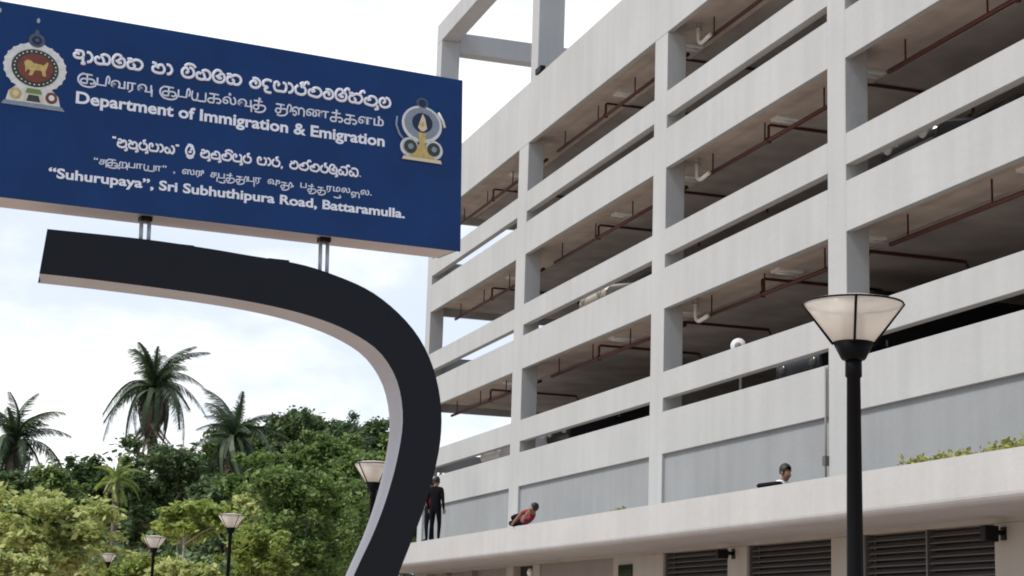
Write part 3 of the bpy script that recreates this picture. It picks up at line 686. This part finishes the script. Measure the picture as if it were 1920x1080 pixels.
def person(label, loc, rz, J, shirt, trousers, group=None, long_sleeve=False):
    """J: main joints in metres, person faces local -Y"""
    t = thing('person', label, 'person', loc, rz, group)
    R = dict(pel=(.155,.125), wst=(.140,.105), cst=(.165,.115), nck=(.055,.055), jaw=(.07,.075), hd=(.082,.098), crn=(.06,.07), nose=.014, noset=.010,
             shL=.075, elL=.046, wrL=.032, paL=(.034,.020), shR=.075, elR=.046, wrR=.032, paR=(.034,.020),
             hpL=.098, knL=.062, anL=.042, toL=.036, hpR=.098, knR=.062, anR=.042, toR=.036)
    J = dict(J); hd = Vector(J['hd']); cr = Vector(J['crn']); f = Vector(J.pop('face', (0,-1,0))).normalized()
    jw = Vector(J['jaw']); J['nose'] = tuple((jw+hd)/2+f*.085); J['noset'] = tuple((jw+hd)/2+f*.118)
    bones = [('pel','wst'),('wst','cst'),('cst','nck'),('nck','jaw'),('jaw','hd'),('hd','crn'),('hd','nose'),('nose','noset')]
    for s in 'LR':
        bones += [('cst','sh'+s),('sh'+s,'el'+s),('el'+s,'wr'+s),('wr'+s,'pa'+s),('pel','hp'+s),('hp'+s,'kn'+s),('kn'+s,'an'+s),('an'+s,'to'+s)]
        a = Vector(J['wr'+s]); b = Vector(J['pa'+s]); d = (b-a).normalized(); side = d.cross(Vector((0,1,0)) if abs(d.y) < .8 else Vector((1,0,0))).normalized(); nn = d.cross(side)
        for k, (off, ln) in enumerate(((-.028,.062),(-.010,.072),(.009,.068),(.026,.052))):
            r0 = b+side*off*.9; m1 = r0+d*ln*.55+side*off*.3; e1 = m1+d*ln*.4+nn*.02
            for q, P in (('a',r0+d*.012),('b',m1),('c',e1)): J['f%d%s%s' % (k,q,s)] = tuple(P); R['f%d%s%s' % (k,q,s)] = .0085
            bones += [('pa'+s,'f%da%s' % (k,s)),('f%da%s' % (k,s),'f%db%s' % (k,s)),('f%db%s' % (k,s),'f%dc%s' % (k,s))]
        th = a.lerp(b,.45)-side*.045; J['t1'+s] = tuple(th); J['t2'+s] = tuple(th+d*.045-side*.018); R['t1'+s] = .011; R['t2'+s] = .009
        bones += [('wr'+s,'t1'+s),('t1'+s,'t2'+s)]
    def reg(a, b):
        k = {a, b}
        if k & {'hpL','hpR','knL','knR'}: return 1
        if k & {'toL','toR'}: return 3
        if a in ('pel','wst') or k <= {'cst','shL','shR','wst'} : return 2
        if 'nck' in k and 'cst' in k: return 2
        if a[:2] == 'sh': return 2
        if a[:2] == 'el' and b[:2] == 'wr': return 2 if long_sleeve else 0
        return 0
    body = skin_mesh('body', J, bones, R, 'pel', [SKIN, trousers, shirt, C_BLACK], reg, t)
    # hair cap, ears, eyes, mouth
    up = (cr-jw).normalized(); rt = f.cross(up).normalized(); ff = up.cross(rt).normalized()
    if ff.dot(f) < 0: ff = -ff
    h = MB(); V = []; Fq = []; n = 14; c = hd+up*.02
    for i in range(7):
        ph = PI*.62*i/6
        for k in range(n):
            q = 2*PI*k/n; lo = ff*math.cos(q)*.105+rt*math.sin(q)*.092
            front = max(0, math.cos(q)); e = ph*(1-.42*front)
            V.append(c+lo*math.sin(e)*1.03+up*math.cos(e)*.118)
    for i in range(6):
        for k in range(n): Fq.append((i*n+k, i*n+(k+1)%n, (i+1)*n+(k+1)%n, (i+1)*n+k))
    h.add(V, Fq, 0, True); h.build('hair', HAIR, t)
    e = MB()
    for s_ in (-1,1): p = (jw+hd)/2+ff*.092+rt*s_*.034+up*.035; e.tube([p-rt*.008,p+rt*.008], .008, 6)
    e.build('eyes', HAIR, t)
    e = MB()
    for s_ in (-1,1): p = (jw+hd)/2+rt*s_*.085; e.tube([p-up*.02,p+up*.035], .016, 6)
    e.build('ears', SKIN, t)
    p = jw+ff*.088-up*.0; MB().tube([p-rt*.022,p+rt*.022], .006, 6).build('mouth', mat('lips', (.16,.06,.05), .5), t)
    return t
STAND = dict(pel=(0,0,.92), wst=(0,.0,1.08), cst=(0,.015,1.30), nck=(0,.02,1.46), jaw=(0,-.01,1.53), hd=(0,.0,1.61), crn=(0,.01,1.68),
    shL=(.175,.02,1.38), elL=(.235,.05,1.10), wrL=(.22,-.05,.86), paL=(.215,-.075,.79), shR=(-.175,.02,1.38), elR=(-.235,.05,1.10), wrR=(-.22,-.05,.86), paR=(-.215,-.075,.79),
    hpL=(.09,0,.86), knL=(.105,-.02,.47), anL=(.115,.03,.075), toL=(.13,-.14,.036), hpR=(-.09,0,.86), knR=(-.105,-.05,.47), anR=(-.115,.0,.075), toR=(-.13,-.17,.036))
st2 = dict(STAND); st2.update(elL=(.24,-.02,1.12), wrL=(.12,-.22,1.06), paL=(.05,-.26,1.08), elR=(-.24,-.02,1.12), wrR=(-.10,-.22,1.0), paR=(-.03,-.26,1.02))
person('person in black clothes standing on the canopy ledge right beside the sign arm', (-44.95, 12.55, 4.04), -2.3, STAND, C_BLACK, C_BLACK, None, True)
person('person in a dark red top standing on the ledge, half behind the sign arm', (-45.72, 12.62, 4.04), -1.2, st2, C_RED, C_DARK)
# reclining on the left side, head to the right (+X), facing the street (-Y)
LIE = dict(pel=(.0,.05,.16), wst=(.16,.05,.16), cst=(.42,.06,.19), nck=(.60,.04,.27), jaw=(.67,.0,.31), hd=(.745,.01,.37), crn=(.80,.02,.415), face=(.1,-1,-.1),
    shL=(.52,-.02,.12), elL=(.62,-.22,.05), wrL=(.66,-.12,.25), paL=(.69,-.09,.29), shR=(.48,.06,.33), elR=(.28,-.12,.27), wrR=(.14,-.22,.10), paR=(.10,-.25,.05),
    hpL=(-.06,.03,.11), knL=(-.42,-.16,.075), anL=(-.70,.10,.06), toL=(-.80,.02,.05), hpR=(-.06,.05,.24), knR=(-.45,-.10,.21), anR=(-.72,.14,.13), toR=(-.82,.06,.10))
person('person in a dark red shirt reclining along the canopy ledge, head to the right', (-37.3, 12.46, 4.065), 0, LIE, C_RED, C_BLACK)
SIT = dict(pel=(0,.0,.13), wst=(0,.03,.28), cst=(0,.02,.50), nck=(0,-.01,.66), jaw=(0,-.05,.72), hd=(0,-.04,.80), crn=(0,-.03,.87), face=(0,-1,-.15),
    shL=(.17,.01,.57), elL=(.27,-.10,.36), wrL=(.20,-.32,.40), paL=(.17,-.38,.42), shR=(-.17,.01,.57), elR=(-.30,-.02,.36), wrR=(-.42,-.18,.50), paR=(-.46,-.24,.52),
    hpL=(.09,-.03,.11), knL=(.14,-.34,.44), anL=(.12,-.50,.07), toL=(.13,-.64,.04), hpR=(-.09,-.03,.11), knR=(-.14,-.34,.44), anR=(-.12,-.50,.07), toR=(-.13,-.64,.04))
person('person in a white shirt sitting behind the canopy parapet, back turned', (-24.98, 12.72, 3.53), PI*.62, SIT, C_WHITE, C_DARK, None, True)
t = thing('bag', 'flat black bag lying on the parapet beside the seated person', 'bag', (-24.62, 12.35, 4.04), .1)
MB().box(-.42,.22,-.07,.08,.0,.08).build('bag_body', C_BLACK, t, .04)

# ------------------------------------------------------------------ vegetation
def leaf_arrays(rng, C, n, spread, size, flat=.55, aspect=.55):
    """n leaves around each centre in C -> verts, quads (folded leaf = 1 diamond quad)"""
    m = len(C)*n
    cen = np.repeat(C, n, 0)+rng.normal(0, 1, (m, 3))*spread
    a = rng.normal(0, 1, (m, 3)); a[:, 2] *= flat; a /= np.linalg.norm(a, axis=1)[:, None]
    nrm = rng.normal(0, 1, (m, 3)); nrm[:, 2] += 1.0
    b = np.cross(nrm, a); b /= np.linalg.norm(b, axis=1)[:, None]
    s = size*rng.uniform(.6, 1.35, (m, 1))
    v = np.stack([cen-a*s, cen+b*s*aspect-a*s*.1, cen+a*s, cen-b*s*aspect-a*s*.1], 1).reshape(-1, 3)
    return v
def quad_mesh(name, v, matl, parent):
    me = bpy.data.meshes.new(name); n = len(v)//4
    me.vertices.add(len(v)); me.vertices.foreach_set('co', v.astype(np.float32).ravel())
    me.loops.add(len(v)); me.loops.foreach_set('vertex_index', np.arange(len(v), dtype=np.int32))
    me.polygons.add(n); me.polygons.foreach_set('loop_start', np.arange(0, len(v), 4, dtype=np.int32))
    me.polygons.foreach_set('loop_total', np.full(n, 4, dtype=np.int32)); me.materials.append(matl)
    me.update(calc_edges=True); me.validate()
    o = bpy.data.objects.new(name, me); COL.objects.link(o); o.parent = parent; return o
def tree(name, label, px, py_top, D, wpx, hpx, matl, seed, clumps=70, per=60, leaf=.16, group=None, trunk=TRUNK, stems=1, core=None):
    """crown: centre column px, top py_top, width wpx and height hpx as measured in the photograph, at depth D"""
    rng = np.random.default_rng(seed); s = D/FPX
    top = at_d(px, py_top, D); rx = wpx*s/2; rz = hpx*s/2
    cz = top.z-rz
    t = thing(name, label, 'tree', (top.x, top.y, 0), 0, group)
    # many small leafy boughs of uneven size scattered through an uneven envelope
    lob = []; nl_ = 15
    for k in range(nl_):
        q = 2.39996*k+rng.uniform(-.5,.5); e = rng.uniform(-.75,1.0); rr = rng.uniform(.25,1.08)*math.sqrt(max(.05, 1-(.85*e)**2))
        lob.append((rr*math.cos(q)*rx, rr*math.sin(q)*rx, cz+e*rz*.80, rng.uniform(.12,.32)))
    lob.append((rng.uniform(-.2,.2)*rx, 0, cz+rz*.70, .26)); lob.append((0,0,cz,.42)); lob.append((0,0,cz-rz*.4,.45))
    C = []; W2 = []
    for k in range(clumps):
        l = lob[k % len(lob)]; d = rng.normal(0,1,3); d /= np.linalg.norm(d); d[2] = d[2] if d[2] > -.35 else -d[2]
        rad = l[3]*rng.uniform(.35,1.1)
        C.append((l[0]+d[0]*rad*rx*1.1, l[1]+d[1]*rad*rx*1.1, l[2]+d[2]*rad*rz*.75))
    for k in range(clumps//5):                 # stray sprays that break the outline
        q = rng.uniform(0, 2*PI); e = rng.uniform(-.5, 1.0); rr = rng.uniform(.8, 1.22)
        C.append((rr*math.cos(q)*math.cos(e)*rx, rr*math.sin(q)*math.cos(e)*rx, cz+rr*math.sin(e)*rz))
    C = np.array(C)
    sp = np.array([.05*rx+.03,.05*rx+.03,.032*rz+.03])
    v = np.concatenate([leaf_arrays(rng, C, int(per*.7), sp, leaf), leaf_arrays(rng, C[::2], int(per*.35), sp*1.5, leaf*1.45), leaf_arrays(rng, C[1::2], int(per*.5), sp*1.2, leaf*.7)])
    quad_mesh('crown', v, matl, t)
    tm = MB(); base_r = max(.05, rx*.05) if stems == 1 else .028
    for k in range(stems):
        ang = rng.uniform(0,6.28); o_ = .0 if stems == 1 else .25
        b0 = Vector((o_*math.cos(ang), o_*math.sin(ang), -.2)); fork = Vector((b0.x*2+rng.uniform(-.1,.1)*rx, b0.y*2+rng.uniform(-.1,.1)*rx, max(.8, cz-rz*.7)))
        tm.tube([b0, b0.lerp(fork,.5)+Vector((rng.uniform(-.06,.06)*rx,0,0)), fork], [base_r*1.25, base_r, base_r*.8], 8)
        for j in range(9 if stems == 1 else 4):
            c = C[rng.integers(len(C))]; mid = fork.lerp(Vector(c), .5)+Vector((0,0,.08*rz))
            tm.tube([fork, mid, Vector(c)], [base_r*.7, base_r*.45, base_r*.15], 6)
    tm.build('trunk', trunk, t)
    return t
def frond_mesh(seed, L, droop, matl, name):
    rng = np.random.default_rng(seed); n = 13; pts = []; rng0 = rng.uniform(-1, 1)
    for i in range(n):
        s_ = i/(n-1); pts.append(np.array([L*(s_-.16*droop*s_**2), L*.14*rng0*s_**2, L*(.36*s_-(.34+.62*droop)*s_**2.2)]))
    V = []; nl = 58
    for i in range(nl):
        s_ = .10+.90*i/(nl-1); k = min(int(s_*(n-1)), n-2); f = s_*(n-1)-k; p = pts[k]*(1-f)+pts[k+1]*f
        tg = pts[k+1]-pts[k]; tg /= np.linalg.norm(tg); ll = L*.18*(math.sin(PI*min(1,s_*.88+.12))**.6)*rng.uniform(.45,1.15)+.04
        for sd in (-1,1):
            if rng.uniform() < .10: continue
            d = np.array([.55*tg[0], sd*.80, -.55-.7*droop*rng.uniform(.5,1.3)+.4*tg[2]]); d /= np.linalg.norm(d); wv = tg*.0072
            sg = p+d*ll*.6+np.array([0,0,-.02]); tip = p+d*ll+np.array([0,0,-.20*ll*rng.uniform(.4,1.6)])
            V += [p-wv*.6, p+wv*.6, sg+wv, sg-wv, sg-wv, sg+wv, tip+wv*.12, tip-wv*.12]
    for i in range(n-1):
        a, b = pts[i], pts[i+1]; r0 = .06*(1-i/n)+.012
        V += [a+np.array([0,r0,0]), b+np.array([0,r0,0]), b-np.array([0,r0,0]), a-np.array([0,r0,0])]
    v = np.array(V); o = quad_mesh(name, v, matl, None); me = o.data; bpy.data.objects.remove(o); return me
FRONDS = [frond_mesh(i, 1.0, d, LF_PALM, 'frond') for i, d in enumerate((.35,.45,.6,.75,.9,1.1,1.25,1.4,1.6,1.8))]
DEADF = [frond_mesh(20+i, 1.0, d, LF_DEAD, 'dead_frond') for i, d in enumerate((1.2,1.6))]
FRONDY = [frond_mesh(40+i, 1.0, d, LF_LIME, 'frond') for i, d in enumerate((.3,.5,.8,1.1))]
def palm(label, px, py, D, rpx, seed, n=26, dead=4, fl=None):
    rng = random.Random(seed); p = at_d(px, py, D); L = rpx*D/FPX*1.12
    t = thing('coconut_palm', label, 'palm', (p.x, p.y, 0), 0, 'coconut palms behind the trees')
    z = p.z; lean = rng.uniform(-.4,.4)
    pts = [(-lean*2*(1-s)**1.6, lean*(1-s)**1.6, -.3+(z+.3)*s) for s in (0,.25,.5,.75,1)]
    MB().tube(pts, [.22,.16,.14,.13,.15], 10).build('trunk', TRUNK, t)
    nuts = MB()
    for k in range(8):
        q = k*2.4; nuts.lathe([(.01,-.16),(.10,-.08),(.12,.0),(.07,.11),(.01,.14)], 8, cx=.24*math.cos(q), cy=.24*math.sin(q))
        nuts.v[-40:] = [(a,b,c+z-.35-.05*(k%3)) for a,b,c in nuts.v[-40:]]
    nuts.build('coconuts', LF_DEAD, t)
    for k in range(n):
        f = k/(n-1); el = 1.2-2.0*f**.9+rng.uniform(-.28,.28); az = k*2.39996+rng.uniform(-.7,.7)
        me = FRONDS[min(9, max(0, int(f*10+rng.uniform(-2.5,2.0))))]
        if fl: me = FRONDY[k % 4]
        o = bpy.data.objects.new('frond', me); COL.objects.link(o); o.parent = t; o.location = (0,0,z-.05+.2*(1-f))
        o.rotation_euler = (rng.uniform(-.5,.5), -el, az); q = L*rng.uniform(.72,1.15)*(1 if f < .8 else .85); o.scale = (q,q,q)
    for k in range(dead):
        o = bpy.data.objects.new('dead_frond', DEADF[k%2]); COL.objects.link(o); o.parent = t; o.location = (0,0,z-.35)
        o.rotation_euler = (rng.uniform(-.2,.2), rng.uniform(.85,1.25), rng.uniform(0,6.28)); q = L*rng.uniform(.8,1.0); o.scale = (q,q,q)
    return t
palm('tall coconut palm standing alone against the sky', 289, 726, 120, 98, 3, 34, 26)
palm('coconut palm at the left edge of the photo', 28, 828, 100, 100, 8, 30, 10)
palm('bushy coconut palm between the tall palm and the sign arm', 440, 820, 105, 92, 12, 34, 12)
palm('low coconut palm near the sign arm, mostly hidden by leaves', 640, 868, 112, 72, 17, 24, 2)
palm('small yellowing palm left below the tall palm', 219, 902, 74, 50, 23, 18, 3, True)
gB = 'dark broadleaf trees behind the lamps'
tree('broadleaf_tree', 'dark tree filling the gap left of the tall palm', 170, 862, 96, 120, 200, LF_DARK, 1, 110, 210, .12, gB)
tree('broadleaf_tree', 'large dark tree under the tall palm', 305, 828, 98, 200, 250, LF_DARK, 2, 190, 210, .12, gB)
tree('broadleaf_tree', 'dark tree under the palm at the left edge', 40, 890, 92, 190, 190, LF_DARK, 5, 140, 210, .12, gB)
tree('broadleaf_tree', 'tall dark green tree right of the bushy palm', 545, 768, 118, 150, 260, LF_DARK, 6, 170, 210, .145, gB)
tree('broadleaf_tree', 'dark green tree touching the upper sign arm', 690, 782, 122, 150, 250, LF_DARK, 7, 160, 210, .145, gB)
tree('broadleaf_tree', 'mid green tree behind the low palm', 612, 812, 100, 170, 230, LF_MID, 9, 170, 200, .13, gB)
tree('broadleaf_tree', 'dark tree at the foot of the bushy palm', 440, 905, 90, 190, 190, LF_DARK, 10, 160, 190, .115, gB)
tree('broadleaf_tree', 'mid green tree beyond the lower sign arm', 760, 800, 118, 140, 260, LF_MID, 31, 120, 90, .24, gB)
gY = 'young light green trees near the lamps'
tree('young_tree', 'wide pale yellow green tree at the bottom left corner', 95, 925, 58, 270, 200, LF_YEL, 11, 260, 80, .10, gY)
tree('young_tree', 'small pale yellow tree low in front of the left corner tree', 25, 1040, 50, 150, 120, LF_YEL, 12, 90, 70, .09, gY)
tree('young_tree', 'sparse lime tree with slim pale forked stems', 370, 945, 46, 170, 90, LF_LIME, 13, 60, 60, .085, gY, PALETRUNK, 3)
tree('young_tree', 'bright lime tree low at the bottom beside the pale stems', 345, 1052, 43, 130, 80, LF_YEL, 14, 60, 60, .08, gY)
tree('young_tree', 'broad mid green tree in front of the sign arm foot', 575, 885, 60, 230, 280, LF_MID, 15, 300, 90, .09, gY)
tree('young_tree', 'lime tree right of the pink shaded lamp', 478, 985, 50, 120, 150, LF_LIME, 16, 110, 70, .09, gY)
tree('young_tree', 'thin yellow green branchy tree above the pink shaded lamp', 485, 905, 66, 110, 110, LF_YEL, 18, 40, 60, .10, gY, PALETRUNK, 2)
tree('young_tree', 'mid green tree directly left of the sign arm foot', 665, 930, 70, 130, 230, LF_MID, 19, 140, 80, .12, gY)
tree('broadleaf_tree', 'tall mid green tree directly behind the bushy palm', 470, 778, 126, 170, 260, LF_MID, 51, 190, 180, .14, gB)
tree('broadleaf_tree', 'tall dark tree behind the low palm near the sign arm', 622, 778, 128, 170, 260, LF_DARK, 52, 190, 180, .14, gB)
tree('broadleaf_tree', 'mid green tree rising behind the thin yellow branchy tree', 500, 850, 84, 150, 200, LF_MID, 41, 170, 180, .115, gB)
tree('broadleaf_tree', 'mid green tree close left of the sign arm, above the half hidden lamp', 690, 845, 82, 140, 220, LF_MID, 42, 170, 180, .115, gB)
tree('broadleaf_tree', 'mid green tree between the left palm and the yellowing palm', 110, 880, 82, 120, 170, LF_MID, 43, 130, 180, .115, gB)
tree('young_tree', 'lime tree at the bottom between the corner tree and the pale stems', 265, 1045, 52, 120, 110, LF_LIME, 44, 80, 70, .09, gY)
# far canopy that reads as one mass behind everything
rng = np.random.default_rng(77); Cc = []
for k in range(420):
    px = rng.uniform(-60, 800); D = rng.uniform(125, 150); yb = 900-60*min(1, max(0, (px-350)/150))
    p = at_d(px, rng.uniform(yb, 1130), D); Cc.append((p.x, p.y, p.z))
o = quad_mesh('far_wood', leaf_arrays(rng, np.array(Cc), 60, np.array([1.3,1.3,1.1]), .40), LF_DARK, None); tag(o, 'dark mass of far trees behind the palms', 'wood', None, 'stuff')
# hedge of dark undergrowth around the lamp feet
rng = np.random.default_rng(78); Cc = []
for k in range(260):
    px = rng.uniform(-40, 640); D = rng.uniform(66, 84); p = at_d(px, 1100, D); Cc.append((p.x, p.y, rng.uniform(.2, 4.2)))
o = quad_mesh('undergrowth', leaf_arrays(rng, np.array(Cc), 60, np.array([.6,.6,.5]), .20), LF_DARK, None); tag(o, 'dark leafy undergrowth between the lamp posts', 'undergrowth', None, 'stuff')

def tuft(label, px, py, wx, h, seed, matl=LF_TUFT, n=150):
    rng = np.random.default_rng(seed); p = at_y(px, py, 12.52)
    t = thing('ledge_plant', label, 'plant', (p.x, 12.52, 3.56 if p.x > -30.4 else 4.04), 0, 'plants in the canopy planter')
    z0 = 4.02-t.location.z; C = np.column_stack([rng.uniform(-wx, wx, 22), rng.normal(0,.06,22), z0+rng.uniform(0, h, 22)])
    quad_mesh('leaves', leaf_arrays(rng, C, n//22, np.array([.05,.05,.04]), .045, .8), matl, t)
    m = MB()
    for k in range(6): c = C[k]; m.tube([(c[0]*.6,0,0),(c[0]*.8,0,c[2]*.6),tuple(c)], [.012,.009,.004], 5)
    m.build('stems', TRUNK, t)
tuft('small yellowish tuft standing alone, first right of the lamp post', 1717, 862, .18, .14, 1)
tuft('low yellowish plant, second right of the lamp post', 1765, 852, .22, .10, 2)
tuft('yellow green plant between two others above the louvres', 1805, 843, .28, .10, 3)
tuft('yellow green plant, second from the right edge', 1850, 834, .28, .07, 4)
tuft('taller yellow plant at the right edge of the ledge', 1905, 818, .34, .14, 5, LF_TUFT, 200)
tuft('tiny dry tuft on the ledge left of the third bay', 1164, 950, .20, .06, 6, LF_TUFT, 100)
